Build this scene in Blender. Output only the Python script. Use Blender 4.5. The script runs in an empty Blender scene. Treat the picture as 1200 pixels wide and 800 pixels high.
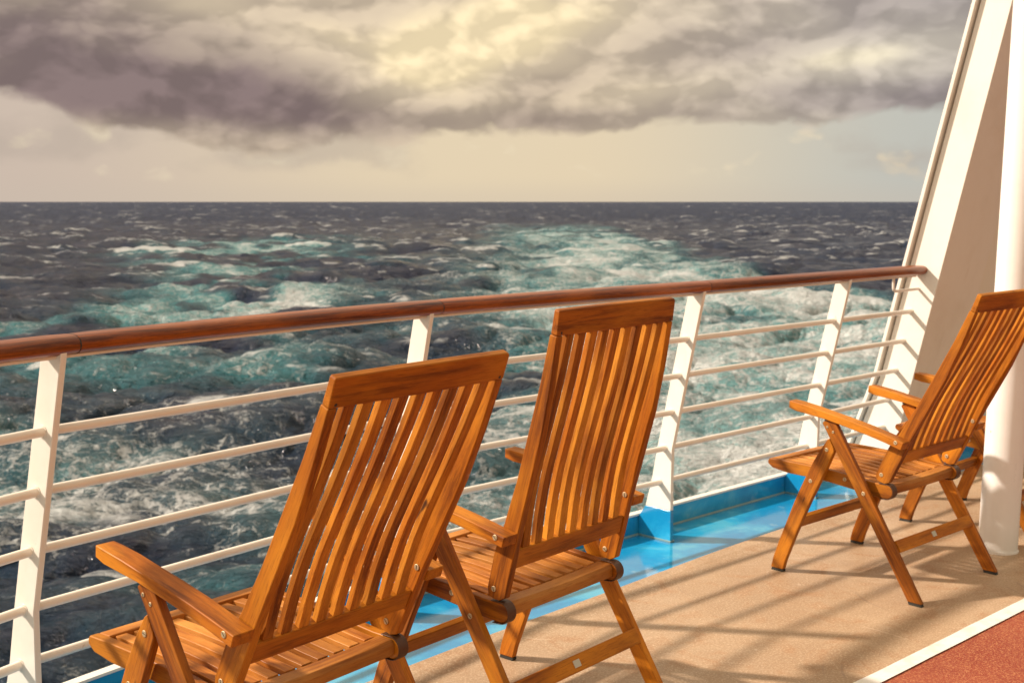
import bpy, math, random
import numpy as np
from mathutils import Vector, Matrix

random.seed(4); rng = np.random.default_rng(11)
sc = bpy.context.scene
COL = sc.collection
R = math.radians
H = 1.45                      # eye height above the deck
SEA_Z = -15.0

# ------------------------------------------------------------------ camera
cam_d = bpy.data.cameras.new('camera'); cam = bpy.data.objects.new('camera', cam_d)
COL.objects.link(cam); sc.camera = cam
cam_d.sensor_width = 36; cam_d.lens = 43.5
cam.location = (0, 0, H)
cam.rotation_euler = (R(90) - math.atan(164 / 1450), 0, 0)
cam_d.clip_start = 0.05; cam_d.clip_end = 60000
cam_d.dof.use_dof = True; cam_d.dof.focus_distance = 2.9; cam_d.dof.aperture_fstop = 8

# ------------------------------------------------------------------ node helper
class G:
    def __init__(s, nt): s.nt = nt; s.x = 0
    def n(s, t, **kw):
        nd = s.nt.nodes.new(t); s.x += 40; nd.location = (s.x, 0)
        for k, v in kw.items(): setattr(nd, k, v)
        return nd
    def put(s, sock, v):
        if isinstance(v, bpy.types.NodeSocket): s.nt.links.new(v, sock)
        elif isinstance(v, (tuple, list)) and len(v) == 3 and sock.type == 'RGBA': sock.default_value = (*v, 1)
        else: sock.default_value = v
    def m(s, op, a, b=None, c=None, clamp=False):
        nd = s.n('ShaderNodeMath', operation=op, use_clamp=clamp)
        s.put(nd.inputs[0], a)
        if b is not None: s.put(nd.inputs[1], b)
        if c is not None: s.put(nd.inputs[2], c)
        return nd.outputs[0]
    def add(s, a, b): return s.m('ADD', a, b)
    def sub(s, a, b): return s.m('SUBTRACT', a, b)
    def mul(s, a, b): return s.m('MULTIPLY', a, b)
    def step(s, v, a, b, lo=0., hi=1.):
        nd = s.n('ShaderNodeMapRange', interpolation_type='SMOOTHSTEP')
        s.put(nd.inputs[0], v); s.put(nd.inputs[1], a); s.put(nd.inputs[2], b); s.put(nd.inputs[3], lo); s.put(nd.inputs[4], hi)
        return nd.outputs[0]
    def mix(s, f, a, b, mode='MIX'):
        nd = s.n('ShaderNodeMix', data_type='RGBA', blend_type=mode)
        s.put(nd.inputs[0], f); s.put(nd.inputs[6], a); s.put(nd.inputs[7], b)
        return nd.outputs[2]
    def noise(s, vec, scale, detail=4, rough=.55, dist=0., lac=2., out=0):
        nd = s.n('ShaderNodeTexNoise')
        if vec is not None: s.put(nd.inputs['Vector'], vec)
        nd.inputs['Scale'].default_value = scale; nd.inputs['Detail'].default_value = detail
        nd.inputs['Roughness'].default_value = rough; nd.inputs['Distortion'].default_value = dist
        nd.inputs['Lacunarity'].default_value = lac
        return nd.outputs[out]
    def xyz(s, x, y, z):
        nd = s.n('ShaderNodeCombineXYZ'); s.put(nd.inputs[0], x); s.put(nd.inputs[1], y); s.put(nd.inputs[2], z); return nd.outputs[0]
    def sep(s, v):
        nd = s.n('ShaderNodeSeparateXYZ'); s.put(nd.inputs[0], v); return nd.outputs
    def vm(s, op, a, b=None, sc_=None):
        nd = s.n('ShaderNodeVectorMath', operation=op); s.put(nd.inputs[0], a)
        if b is not None: s.put(nd.inputs[1], b)
        if sc_ is not None: s.put(nd.inputs['Scale'], sc_)
        return nd.outputs[0]
    def bump(s, h, strength=.3, dist=.002, normal=None):
        nd = s.n('ShaderNodeBump'); s.put(nd.inputs['Height'], h)
        nd.inputs['Strength'].default_value = strength; nd.inputs['Distance'].default_value = dist
        if normal is not None: s.put(nd.inputs['Normal'], normal)
        return nd.outputs[0]

# ------------------------------------------------------------------ sun + world
SUN_AZ = R(-86.5)          # from +Y, negative = towards -X (left)
SUN_EL = R(35.5)
sd = bpy.data.lights.new('sun', 'SUN'); so = bpy.data.objects.new('sun', sd); COL.objects.link(so)
sd.energy = 4.7; sd.angle = R(1.9); sd.color = (1, .86, .735)
Ldir = Vector((math.sin(SUN_AZ) * math.cos(SUN_EL), math.cos(SUN_AZ) * math.cos(SUN_EL), math.sin(SUN_EL)))
so.rotation_euler = Ldir.to_track_quat('Z', 'Y').to_euler()
so.location = (-8, 0, 12)

w = bpy.data.worlds.new('World'); sc.world = w; w.use_nodes = True
w.cycles.sampling_method = 'MANUAL'; w.cycles.sample_map_resolution = 256
nt = w.node_tree; nt.nodes.clear(); g = G(nt)
sky = g.n('ShaderNodeTexSky', sky_type='NISHITA', sun_disc=False)
sky.sun_elevation = SUN_EL; sky.sun_rotation = SUN_AZ; sky.dust_density = 2.5; sky.air_density = 1.2
tc = g.n('ShaderNodeTexCoord').outputs['Generated']
d = g.vm('NORMALIZE', tc)
dx, dy, dz = g.sep(d)
az = g.m('ARCTAN2', dx, dy); el = g.m('ARCSINE', dz)
# warped cloud coordinates, in radians round the horizon
cv = g.xyz(az, g.mul(el, 1.7), 0)
wa = g.vm('SCALE', g.vm('SUBTRACT', g.noise(cv, 8, 5, .55, out=1), (.5, .5, .5)), sc_=.060)
cv2 = g.vm('ADD', cv, wa)
def field(off, off2=(0, 0, 0)):
    q_ = g.vm('ADD', cv2, off)
    b_ = g.noise(q_, 5.2, 9, .50)
    vo = g.n('ShaderNodeTexVoronoi', feature='F1', voronoi_dimensions='2D'); g.put(vo.inputs['Vector'], g.vm('ADD', q_, (2.2, 7.1, 0))); vo.inputs['Scale'].default_value = 15
    vo.inputs['Detail'].default_value = 2; vo.inputs['Roughness'].default_value = .5; vo.inputs['Lacunarity'].default_value = 2.3
    return b_, g.sub(.55, vo.outputs['Distance'])
big, puff = field((0, 0, 0)); bigS, puffS = field((-.008, .018, 0))
fine = g.noise(g.vm('ADD', cv2, (3.1, 1.7, .6)), 22, 8, .55)
def blob(a, e, sa, se, k, rot=0):
    A = g.m('DIVIDE', g.sub(az, a), sa)
    B = g.m('DIVIDE', g.sub(g.sub(el, e), g.mul(g.sub(az, a), rot)), se)
    q = g.add(g.mul(A, A), g.mul(B, B))
    return g.mul(g.m('EXPONENT', g.mul(q, -1)), k)
def total(lst):
    t = lst[0]
    for x in lst[1:]: t = g.add(t, x)
    return t
el_n = g.add(g.add(el, g.mul(g.sub(big, .5), .036)), g.add(g.mul(g.sub(fine, .5), .012), g.mul(g.sub(puff, .2), .014)))
edge = g.add(.0435, total([blob(-.42, 0, .12, 1, .026), blob(.30, 0, .16, 1, .014), blob(-.22, 0, .05, 1, -.012)]))
deck_mask = g.step(g.sub(el_n, edge), -.0025, .0075)
dark = total([blob(-.38, .108, .17, .045, .78), blob(-.22, .078, .17, .026, .72), blob(-.02, .064, .14, .012, .42),
              blob(.32, .080, .09, .013, .62, .03), blob(.15, .115, .12, .022, .20, .1), blob(.32, .152, .14, .018, .30), blob(-.34, .15, .12, .03, .2)])
bright = total([blob(-.03, .118, .080, .038, .84, .30), blob(-.09, .108, .045, .020, .42), blob(.03, .15, .10, .03, .34), blob(-.235, .148, .04, .014, .36, -.15),
                blob(.17, .094, .17, .010, .26, .12), blob(-.14, .128, .06, .018, .32), blob(.26, .112, .07, .010, .36, .1), blob(.08, .10, .04, .02, .2)])
tex = g.add(g.mul(g.sub(big, .5), 1.15), g.mul(g.sub(.2, puff), .24))
dens = g.add(g.add(.39, g.sub(dark, bright)), tex)
relief = g.add(g.mul(g.sub(big, bigS), 1.8), g.mul(g.sub(puff, puffS), .40))       # + : lit from above
K = 7.07       # the Background runs at 0.1 and the camera at +0.5 stop
def c10(r_, g_, b_): return (r_ * K, g_ * K, b_ * K)
ramp = g.mix(g.step(dens, -.30, .32), c10(.96, .78, .49), c10(.68, .55, .395))
ramp = g.mix(g.step(dens, .22, .80), ramp, c10(.46, .365, .285))
ramp = g.mix(g.step(dens, .70, 1.45), ramp, c10(.225, .162, .160))
shade = g.m('MINIMUM', g.m('MAXIMUM', g.add(1., g.mul(relief, 1.5)), .86), 1.20)
sv = g.n('ShaderNodeVectorMath', operation='SCALE'); g.put(sv.inputs[0], ramp); g.put(sv.inputs['Scale'], shade); ramp = sv.outputs[0]
cool = g.step(az, .02, .34)
ramp = g.mix(g.mul(cool, .75), ramp, g.mix(1., ramp, (.84, .95, 1.18), 'MULTIPLY'))
# clear strip between the cloud deck and the sea
hz = g.mix(g.step(az, -.4, -.04), c10(.62, .505, .42), c10(.80, .66, .46))
hz = g.mix(g.step(az, .04, .34), hz, c10(.54, .54, .49))
low = g.step(g.add(g.mul(puff, .45), g.add(g.mul(fine, .8), g.mul(big, .4))), .60, .84)
band = g.mul(g.step(el_n, .012, .034), .85)
hz = g.mix(g.mul(low, band), hz, c10(.86, .73, .52))
lowd = g.mul(g.step(big, .50, .62), g.mul(g.step(el_n, .014, .034), .5))
hz = g.mix(lowd, hz, c10(.47, .39, .33))
hz = g.mix(g.mul(g.step(el, .022, -.002), .35), hz, c10(.60, .51, .42))
cl = g.mix(deck_mask, hz, ramp)
# overhead and behind the camera: unseen cloud brightened as added fill light, sky in its gaps
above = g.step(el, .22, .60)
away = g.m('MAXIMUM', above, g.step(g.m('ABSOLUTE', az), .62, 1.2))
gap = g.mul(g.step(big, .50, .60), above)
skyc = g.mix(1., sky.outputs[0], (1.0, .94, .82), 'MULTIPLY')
side = g.mul(g.mul(g.step(az, .5, .95), g.step(az, 2.95, 2.3)), g.step(el, .95, .45))   # unseen sky to the right dimmed for shade, standing in for ship structure
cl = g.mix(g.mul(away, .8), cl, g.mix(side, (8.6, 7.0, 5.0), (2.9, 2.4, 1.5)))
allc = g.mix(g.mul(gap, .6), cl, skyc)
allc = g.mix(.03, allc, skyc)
allc = g.mix(g.step(el, .0, -.03), allc, (1.0, 1.0, 1.05))
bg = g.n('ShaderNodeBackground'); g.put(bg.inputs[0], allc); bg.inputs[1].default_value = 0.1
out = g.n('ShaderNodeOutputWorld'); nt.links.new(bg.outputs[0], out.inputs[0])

sc.view_settings.view_transform = 'Standard'; sc.view_settings.look = 'None'
sc.view_settings.exposure = .5; sc.view_settings.gamma = 1

# ------------------------------------------------------------------ materials
def mat(name):
    m = bpy.data.materials.new(name); m.use_nodes = True
    m.node_tree.nodes.clear(); g = G(m.node_tree)
    p = g.n('ShaderNodeBsdfPrincipled'); o = g.n('ShaderNodeOutputMaterial')
    m.node_tree.links.new(p.outputs[0], o.inputs[0])
    return m, g, p
def P(g, p, name, v): g.put(p.inputs[name], v)
def obco(g): return g.n('ShaderNodeTexCoord').outputs['Object']

def wood(name, light, mid, darkc, rough=.32, coat=.35, grainscale=1.0, nw=1.0):
    m, g, p = mat(name)
    a = g.n('ShaderNodeAttribute', attribute_name='grain').outputs['Vector']
    oi = g.n('ShaderNodeObjectInfo').outputs['Random']
    v = g.vm('ADD', a, g.xyz(g.mul(oi, 17), g.mul(oi, 31), g.mul(oi, 7)))
    vs = g.vm('MULTIPLY', v, (2.6 * grainscale, 55, 55))
    n1 = g.noise(vs, 1.0, 5, .62, .5)
    n2 = g.noise(g.vm('MULTIPLY', v, (22, 330, 330)), 1.0, 3, .7)
    n3 = g.noise(g.vm('MULTIPLY', v, (3, 9, 9)), 1.0, 3, .5)
    c = g.mix(g.step(n1, .32, .62), darkc, mid)
    c = g.mix(g.mul(g.step(n3, .40, .72), nw), c, light)
    c = g.mix(g.mul(g.step(n2, .50, .70), .50), c, darkc)
    c = g.mix(g.mul(g.step(n2, .44, .30), .35), c, light)
    ri = g.n('ShaderNodeAttribute', attribute_name='tone').outputs['Fac']
    hs = g.n('ShaderNodeHueSaturation'); g.put(hs.inputs['Color'], c)
    g.put(hs.inputs['Value'], g.add(.74, g.mul(ri, .50))); hs.inputs['Saturation'].default_value = 1.0
    # knots and small dark stains
    k = g.noise(g.vm('MULTIPLY', v, (9, 26, 26)), 1.0, 2, .5)
    c = g.mix(g.step(k, .735, .80), hs.outputs[0], (.06, .02, .006))
    P(g, p, 'Base Color', c)
    P(g, p, 'Roughness', g.add(rough, g.mul(n2, .22)))
    P(g, p, 'Coat Weight', coat); P(g, p, 'Coat Roughness', .22 if coat < .5 else .10); P(g, p, 'Specular IOR Level', .22)
    P(g, p, 'Normal', g.bump(g.add(g.mul(n2, .6), g.mul(n1, .5)), .35, .0012))
    return m
M_teak = wood('oiled teak', (.54, .195, .010), (.37, .106, .005), (.14, .034, .002), .44, .08)
M_teak_slat = wood('weathered teak slats', (.60, .245, .024), (.39, .118, .008), (.15, .036, .003), .46, .05)
M_teak_seat = wood('pale teak seat', (.60, .25, .050), (.43, .15, .020), (.24, .070, .010), .46, .08)
M_rail = wood('varnished handrail', (.52, .150, .014), (.30, .064, .006), (.070, .012, .003), .24, .45, .5, .35)

def metal(name, col, rough):
    m, g, p = mat(name); n = g.noise(obco(g), 400, 2, .5)
    P(g, p, 'Base Color', col); P(g, p, 'Metallic', 1.); P(g, p, 'Roughness', g.add(rough, g.mul(n, .2))); return m
M_bolt = metal('brass bolt', (.56, .44, .28), .5)
M_plate = metal('steel plaque', (.72, .66, .55), .35)
m, g, p = mat('dark rubber'); P(g, p, 'Base Color', g.mix(g.noise(obco(g), 60), (.012, .012, .010), (.03, .028, .022))); P(g, p, 'Roughness', .6); M_rub = m
m, g, p = mat('dark stained hinge end'); P(g, p, 'Base Color', g.mix(g.noise(obco(g), 60), (.05, .020, .007), (.11, .040, .012))); P(g, p, 'Roughness', .45); M_guard = m

def paint(name, base, dirt, rough=.35, amt=.5, scale=3.):
    m, g, p = mat(name); o = obco(g)
    n = g.noise(o, scale, 6, .6); n2 = g.noise(o, scale * 14, 4, .6)
    v = g.vm('MULTIPLY', o, (14, 14, 1.1)); st = g.noise(v, 1.0, 4, .6)
    f = g.add(g.mul(g.step(n, .45, .8), .6), g.mul(g.step(st, .55, .8), .5))
    c = g.mix(g.mul(f, amt), base, dirt)
    rust = g.mul(g.step(g.noise(o, 23, 5, .7), .68, .74), .55)
    c = g.mix(rust, c, (.42, .2, .07))
    P(g, p, 'Base Color', c); P(g, p, 'Roughness', g.add(rough, g.mul(n, .15)))
    P(g, p, 'Normal', g.bump(g.add(n2, g.mul(n, 1.5)), .12, .003))
    return m
M_white = paint('white ship paint', (.80, .765, .69), (.62, .54, .43), .30, .6)
M_pipe = paint('white pipe paint', (.80, .74, .65), (.60, .50, .38), .28, .6, 6)
M_pillar = paint('white pillar paint', (.80, .78, .74), (.68, .60, .50), .22, .6, 4)
M_wall = paint('cream wall paint', (.80, .76, .66), (.66, .56, .45), .40, .4)

# blue gutter paint, wet and glossy, with pale worn and salt-dried patches
m, g, p = mat('blue deck paint'); o = obco(g)
n1 = g.noise(o, 2.6, 6, .62, .6); n2 = g.noise(o, 30, 4, .6); n3 = g.noise(o, 9, 5, .6)
c = g.mix(g.step(n1, .40, .62), (.008, .24, .50), (.025, .36, .62))
c = g.mix(g.mul(g.step(g.add(g.mul(n1, .7), g.mul(n3, .3)), .52, .62), .55), c, (.13, .48, .62))
c = g.mix(g.mul(g.step(n3, .62, .72), .35), c, (.30, .50, .55))
P(g, p, 'Base Color', c); P(g, p, 'Roughness', g.step(n3, .35, .7, .07, .24))
P(g, p, 'Normal', g.bump(g.add(n3, g.mul(n2, .2)), .08, .004)); P(g, p, 'Coat Weight', .5); P(g, p, 'Coat Roughness', .06)
M_blue = m
m, g, p = mat('sealant'); P(g, p, 'Base Color', g.mix(g.noise(obco(g), 30, 4), (.06, .22, .26), (.26, .34, .32))); P(g, p, 'Roughness', .5); M_seal = m

# tan deck coating: fine grit, scuffs, dull stains
m, g, p = mat('tan deck coating'); o = obco(g)
gr = g.noise(o, 130, 4, .85); n1 = g.noise(o, 1.7, 6, .62, .5); n2 = g.noise(o, 7, 6, .65, 1.0)
sw = g.noise(g.vm('MULTIPLY', g.vm('ADD', o, g.vm('SCALE', g.noise(o, 1.3, 2, .5, out=1), sc_=.7)), (3, 34, 1)), 1.0, 4, .6, .4)
c = g.mix(g.step(n1, .32, .70), (.36, .235, .138), (.45, .312, .192))
c = g.mix(g.mul(g.step(n2, .50, .70), .6), c, (.34, .17, .075))
c = g.mix(g.mul(g.mul(g.step(sw, .60, .72), g.step(n1, .45, .6)), .45), c, (.66, .48, .33))
c = g.mix(g.mul(g.step(sw, .38, .28), .35), c, (.36, .18, .08))
c = g.mix(g.mul(g.step(gr, .52, .62), .55), c, (.72, .58, .40))
c = g.mix(g.mul(g.step(gr, .47, .37), .55), c, (.26, .15, .07))
ang = g.vm('ADD', o, g.vm('SCALE', g.noise(o, .9, 2, .5, out=1), sc_=1.1))
sc1 = g.noise(g.vm('MULTIPLY', ang, (2.2, 70, 1)), 1.0, 2, .5)
c = g.mix(g.mul(g.mul(g.step(sc1, .66, .70), g.step(g.noise(o, 2.3, 3), .50, .60)), .45), c, (.72, .56, .40))
sc2 = g.noise(g.vm('MULTIPLY', g.vm('ADD', ang, (4, 9, 0)), (60, 3.0, 1)), 1.0, 2, .5)
c = g.mix(g.mul(g.mul(g.step(sc2, .66, .71), g.step(g.noise(g.vm('ADD', o, (7, 2, 0)), 1.9, 3), .52, .62)), .45), c, (.24, .15, .10))
vor = g.n('ShaderNodeTexVoronoi'); g.put(vor.inputs['Vector'], o); vor.inputs['Scale'].default_value = 9
spot = g.mul(g.step(vor.outputs['Distance'], .085, .06), g.step(g.noise(o, 2.2, 2), .56, .62))
c = g.mix(g.mul(spot, .5), c, (.74, .62, .48))
P(g, p, 'Base Color', c); P(g, p, 'Roughness', g.step(n2, .3, .7, .42, .62))
P(g, p, 'Normal', g.bump(g.add(gr, g.mul(n2, .8)), .35, .0012)); M_deck = m

m, g, p = mat('red track surface'); o = obco(g)
gr = g.noise(o, 170, 3, .8); gr2 = g.noise(g.vm('ADD', o, (3, 3, 3)), 110, 2, .6); n1 = g.noise(o, 3, 5, .6)
c = g.mix(g.step(n1, .35, .65), (.22, .036, .018), (.27, .056, .026))
c = g.mix(g.mul(g.step(gr, .50, .60), .60), c, (.60, .27, .11))
c = g.mix(g.mul(g.step(gr2, .42, .34), .5), c, (.27, .04, .015))
P(g, p, 'Base Color', c); P(g, p, 'Roughness', .6); P(g, p, 'Normal', g.bump(gr, .5, .0015)); M_red = m
m, g, p = mat('white line paint'); o = obco(g)
n1 = g.noise(o, 9, 6, .65); c = g.mix(g.step(n1, .42, .75), (.80, .77, .71), (.66, .60, .50))
c = g.mix(g.mul(g.step(g.noise(o, 70, 4, .7), .60, .70), .35), c, (.52, .42, .30))
P(g, p, 'Base Color', c); P(g, p, 'Roughness', .5); P(g, p, 'Normal', g.bump(g.noise(o, 300, 2), .3, .001)); M_line = m

# sea water with a churned wake; two vertex attributes say how aerated each stretch is
m, g, p = mat('sea water'); o = obco(g)
wk = g.n('ShaderNodeAttribute', attribute_name='wake').outputs['Fac']
fd = g.n('ShaderNodeAttribute', attribute_name='foam').outputs['Fac']
cap = g.n('ShaderNodeAttribute', attribute_name='crest').outputs['Fac']
warp = g.vm('SCALE', g.vm('SUBTRACT', g.noise(o, .09, 5, .6, out=1), (.5, .5, .5)), sc_=7.)
warp2 = g.vm('SCALE', g.vm('SUBTRACT', g.noise(o, .9, 4, .65, out=1), (.5, .5, .5)), sc_=1.5)
q = g.vm('ADD', g.vm('ADD', o, warp), warp2)
qs = g.vm('MULTIPLY', q, (.85, 1.15, 0))
def cells(vec, s_, w_):
    vo = g.n('ShaderNodeTexVoronoi', feature='DISTANCE_TO_EDGE', voronoi_dimensions='2D'); g.put(vo.inputs['Vector'], vec); vo.inputs['Scale'].default_value = s_
    return g.step(vo.outputs['Distance'], w_, 0.)
l1 = cells(qs, .42, .20); l2 = cells(g.vm('ADD', qs, (9, 4, 0)), 1.15, .24); l3 = cells(g.vm('ADD', qs, (3, 14, 0)), 2.9, .28)
patch = g.noise(g.vm('MULTIPLY', g.vm('ADD', o, warp), (.75, 1.25, 1)), .085, 5, .62)
patch2 = g.noise(g.vm('MULTIPLY', g.vm('ADD', o, warp2), (.8, 1.3, 1)), .50, 6, .72)
spk = g.noise(g.vm('ADD', q, (3, 55, 2)), 4.5, 5, .8)
lace = g.add(g.add(g.mul(l1, .40), g.mul(l2, .42)), g.mul(l3, .36))
foamv = g.add(g.add(g.mul(lace, .70), g.mul(g.sub(spk, .5), 1.15)), g.add(g.mul(g.sub(patch, .5), 2.0), g.mul(g.sub(patch2, .5), 1.5)))
thr = g.sub(1.0, g.mul(fd, 1.25))
foam = g.mul(g.add(g.mul(g.step(g.sub(foamv, thr), -.10, .25), .45), g.mul(g.step(g.sub(foamv, thr), .12, .50), .55)), g.step(fd, .02, .12))
zz = g.sep(o)[2]
cap2 = g.mul(g.step(g.noise(g.vm('MULTIPLY', o, (.8, 1.6, 0)), .10, 4, .65), .57, .64), g.step(zz, SEA_Z + .2, SEA_Z + .9))
capf = g.m('MAXIMUM', g.step(g.add(cap, g.mul(g.sub(patch2, .5), 1.2)), .50, .80), g.mul(cap2, .9))
foam_all = g.m('MAXIMUM', foam, g.mul(capf, .95), clamp=True)
aer = g.mul(wk, g.step(g.add(patch, g.mul(patch2, .5)), .45, .95))
deep = g.mix(g.step(patch, .3, .7), (.014, .019, .046), (.019, .036, .076))
deep = g.mix(g.mul(wk, .35), deep, (.022, .050, .092))
milk = g.step(fd, .40, .85)
c = g.mix(g.m('MINIMUM', g.add(g.mul(aer, 1.3), g.mul(milk, .60)), 1.), deep, g.mix(milk, (.075, .34, .36), (.30, .52, .52)))
c = g.mix(g.mul(g.m('MINIMUM', foam_all, 1.), .92), c, (.70, .72, .71))
far_r = g.m('LENGTH', 0, 0) if False else g.n('ShaderNodeVectorMath', operation='LENGTH')
g.put(far_r.inputs[0], o); farf = g.step(far_r.outputs['Value'], 120, 1400)
P(g, p, 'Base Color', c); P(g, p, 'IOR', g.step(far_r.outputs['Value'], 90, 500, 1.33, 1.20))
P(g, p, 'Roughness', g.add(g.add(.10, g.mul(farf, .36)), g.mul(foam_all, .35)))
P(g, p, 'Specular IOR Level', g.sub(.45, g.mul(foam_all, .3)))
rip = g.noise(g.vm('MULTIPLY', o, (1, 1.5, 1)), 1.3, 8, .68, .2)
rip2 = g.noise(g.vm('MULTIPLY', o, (.8, 1.5, 1)), .22, 5, .6, .4)
b1 = g.bump(rip2, 1., 5.5)
P(g, p, 'Normal', g.bump(g.add(rip, g.mul(foam_all, .30)), .9, .9, b1))
M_sea = m

# ------------------------------------------------------------------ mesh helpers
def tag(o, label=None, cat=None, group=None, kind=None):
    if label: o['label'] = label
    if cat: o['category'] = cat
    if group: o['group'] = group
    if kind: o['kind'] = kind
    return o
def link(o, parent=None):
    COL.objects.link(o)
    if parent: o.parent = parent
    return o
def empty(name, loc=(0, 0, 0), rz=0):
    o = bpy.data.objects.new(name, None); o.location = loc; o.rotation_euler = (0, 0, rz); o.empty_display_size = .1
    return link(o)
def obj(name, me, parent=None, bevel=0, seg=2):
    o = bpy.data.objects.new(name, me); link(o, parent)
    if bevel:
        b = o.modifiers.new('bevel', 'BEVEL'); b.width = bevel; b.segments = seg; b.limit_method = 'ANGLE'
        b.angle_limit = R(38); b.harden_normals = True
    return o
class MB:
    """collects pieces into one mesh, with a grain coordinate (along, across, depth) and a tone per point"""
    def __init__(s): s.v = []; s.f = []; s.g = []; s.t = []
    def piece(s, verts, faces, along=None, tone=None):
        b = len(s.v); tone = random.random() if tone is None else tone
        off = Vector((random.random() * 9, random.random() * 9, random.random() * 9))
        V = [Vector(p) for p in verts]
        if along is None: along = Vector((1, 0, 0))
        u = Vector(along).normalized(); ref = Vector((1, 0, 0)) if abs(u.x) < .7 else Vector((0, 0, 1))
        v_ = u.cross(ref).normalized(); w_ = u.cross(v_)
        for p in V:
            s.v.append(p[:]); s.g.append((p.dot(u) + off.x, p.dot(v_) + off.y, p.dot(w_) + off.z)); s.t.append(tone)
        s.f += [tuple(b + i for i in f) for f in faces]
    def box(s, x0, x1, y0, y1, z0, z1, along=None):
        v = [(x, y, z) for x in (x0, x1) for y in (y0, y1) for z in (z0, z1)]
        f = [(0, 1, 3, 2), (4, 6, 7, 5), (0, 4, 5, 1), (2, 3, 7, 6), (0, 2, 6, 4), (1, 5, 7, 3)]
        if along is None:
            e = [(x1 - x0, (1, 0, 0)), (y1 - y0, (0, 1, 0)), (z1 - z0, (0, 0, 1))]; along = max(e)[1]
        s.piece(v, f, along)
    def prism(s, poly, x0, x1, along=None):
        """poly in (y, z), extruded along x"""
        n = len(poly)
        area = sum(poly[i][0] * poly[(i + 1) % n][1] - poly[(i + 1) % n][0] * poly[i][1] for i in range(n))
        if area < 0: poly = poly[::-1]
        v = [(x0, a, b) for a, b in poly] + [(x1, a, b) for a, b in poly]
        f = [tuple(range(n))[::-1], tuple(range(n, 2 * n))] + [(i, (i + 1) % n, n + (i + 1) % n, n + i) for i in range(n)]
        if along is None:
            a0, a1 = max(((p, q) for p in poly for q in poly), key=lambda e: (e[0][0] - e[1][0]) ** 2 + (e[0][1] - e[1][1]) ** 2)
            along = (0, a1[0] - a0[0], a1[1] - a0[1])
        s.piece(v, f, along)
    def strip(s, A, B, x0, x1, along=None):
        """A, B: matching (y, z) chains (front and rear edge); a curved board between x0 and x1"""
        n = len(A); v = []
        for a, b in zip(A, B): v += [(x0, *a), (x1, *a), (x1, *b), (x0, *b)]
        f = [(0, 1, 2, 3), (4 * n - 1, 4 * n - 2, 4 * n - 3, 4 * n - 4)]
        for i in range(n - 1):
            for k in range(4):
                f.append((4 * i + k, 4 * i + 4 + k, 4 * i + 4 + (k + 1) % 4, 4 * i + (k + 1) % 4))
        if along is None: along = (0, A[-1][0] - A[0][0], A[-1][1] - A[0][1])
        s.piece(v, f, along)
    def tube(s, pts, r, n=14, caps=True, rx=None, rz=None):
        """round or elliptical bar through pts"""
        P_ = [Vector(p) for p in pts]; v = []; f = []
        for i, p in enumerate(P_):
            t = (P_[min(i + 1, len(P_) - 1)] - P_[max(i - 1, 0)]).normalized()
            up = Vector((0, 0, 1)) if abs(t.z) < .9 else Vector((0, 1, 0))
            a = t.cross(up).normalized(); b = a.cross(t)
            for k in range(n):
                an = 2 * math.pi * k / n
                v.append(p + a * math.cos(an) * (rx or r) + b * math.sin(an) * (rz or r))
        for i in range(len(P_) - 1):
            for k in range(n):
                f.append((i * n + k, i * n + (k + 1) % n, (i + 1) * n + (k + 1) % n, (i + 1) * n + k))
        if caps: f += [tuple(range(n))[::-1], tuple(range((len(P_) - 1) * n, len(P_) * n))]
        s.piece(v, f, P_[-1] - P_[0])
    def mesh(s, name, material, smooth=True):
        me = bpy.data.meshes.new(name); me.from_pydata(s.v, [], s.f); me.materials.append(material)
        a = me.attributes.new('grain', 'FLOAT_VECTOR', 'POINT'); a.data.foreach_set('vector', np.array(s.g, 'f').ravel())
        a = me.attributes.new('tone', 'FLOAT', 'POINT'); a.data.foreach_set('value', np.array(s.t, 'f'))
        import bmesh as _b
        bm = _b.new(); bm.from_mesh(me); _b.ops.recalc_face_normals(bm, faces=bm.faces); bm.to_mesh(me); bm.free()
        if smooth:
            me.polygons.foreach_set('use_smooth', [True] * len(me.polygons)); me.set_sharp_from_angle(angle=R(38))
        return me

# ------------------------------------------------------------------ sea
def wave_tile(N, L, lam_p, lam_min, rms, wind, seed, chop):
    r_ = np.random.default_rng(seed)
    k1 = np.fft.fftfreq(N, 1 / N) * 2 * np.pi / L
    kx, ky = np.meshgrid(k1, k1, indexing='ij'); k = np.hypot(kx, ky); k[0, 0] = 1
    kp = 2 * np.pi / lam_p
    cosw = (kx * wind[0] + ky * wind[1]) / k
    S = np.exp(-(kp / k) ** 2 * .9) / k ** 3.25 * (.12 + cosw ** 2) * np.exp(-(k * lam_min / 6) ** 2); S[0, 0] = 0
    Hh = np.sqrt(S) * (r_.normal(size=(N, N)) + 1j * r_.normal(size=(N, N)))
    h = np.fft.ifft2(Hh).real; s_ = rms / h.std(); h *= s_
    dx_ = np.fft.ifft2(-1j * kx / k * Hh).real * s_ * chop; dy_ = np.fft.ifft2(-1j * ky / k * Hh).real * s_ * chop
    st = L / N
    jac = (1 + (np.roll(dx_, -1, 0) - np.roll(dx_, 1, 0)) / 2 / st) * (1 + (np.roll(dy_, -1, 1) - np.roll(dy_, 1, 1)) / 2 / st)
    return h, dx_, dy_, jac
def samp(a, L, x, y):
    N = a.shape[0]; fx = (x / L * N) % N; fy = (y / L * N) % N
    i = np.floor(fx).astype(int) % N; j = np.floor(fy).astype(int) % N; u = fx - np.floor(fx); v = fy - np.floor(fy)
    i1 = (i + 1) % N; j1 = (j + 1) % N
    return a[i, j] * (1 - u) * (1 - v) + a[i1, j] * u * (1 - v) + a[i, j1] * (1 - u) * v + a[i1, j1] * u * v
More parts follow.
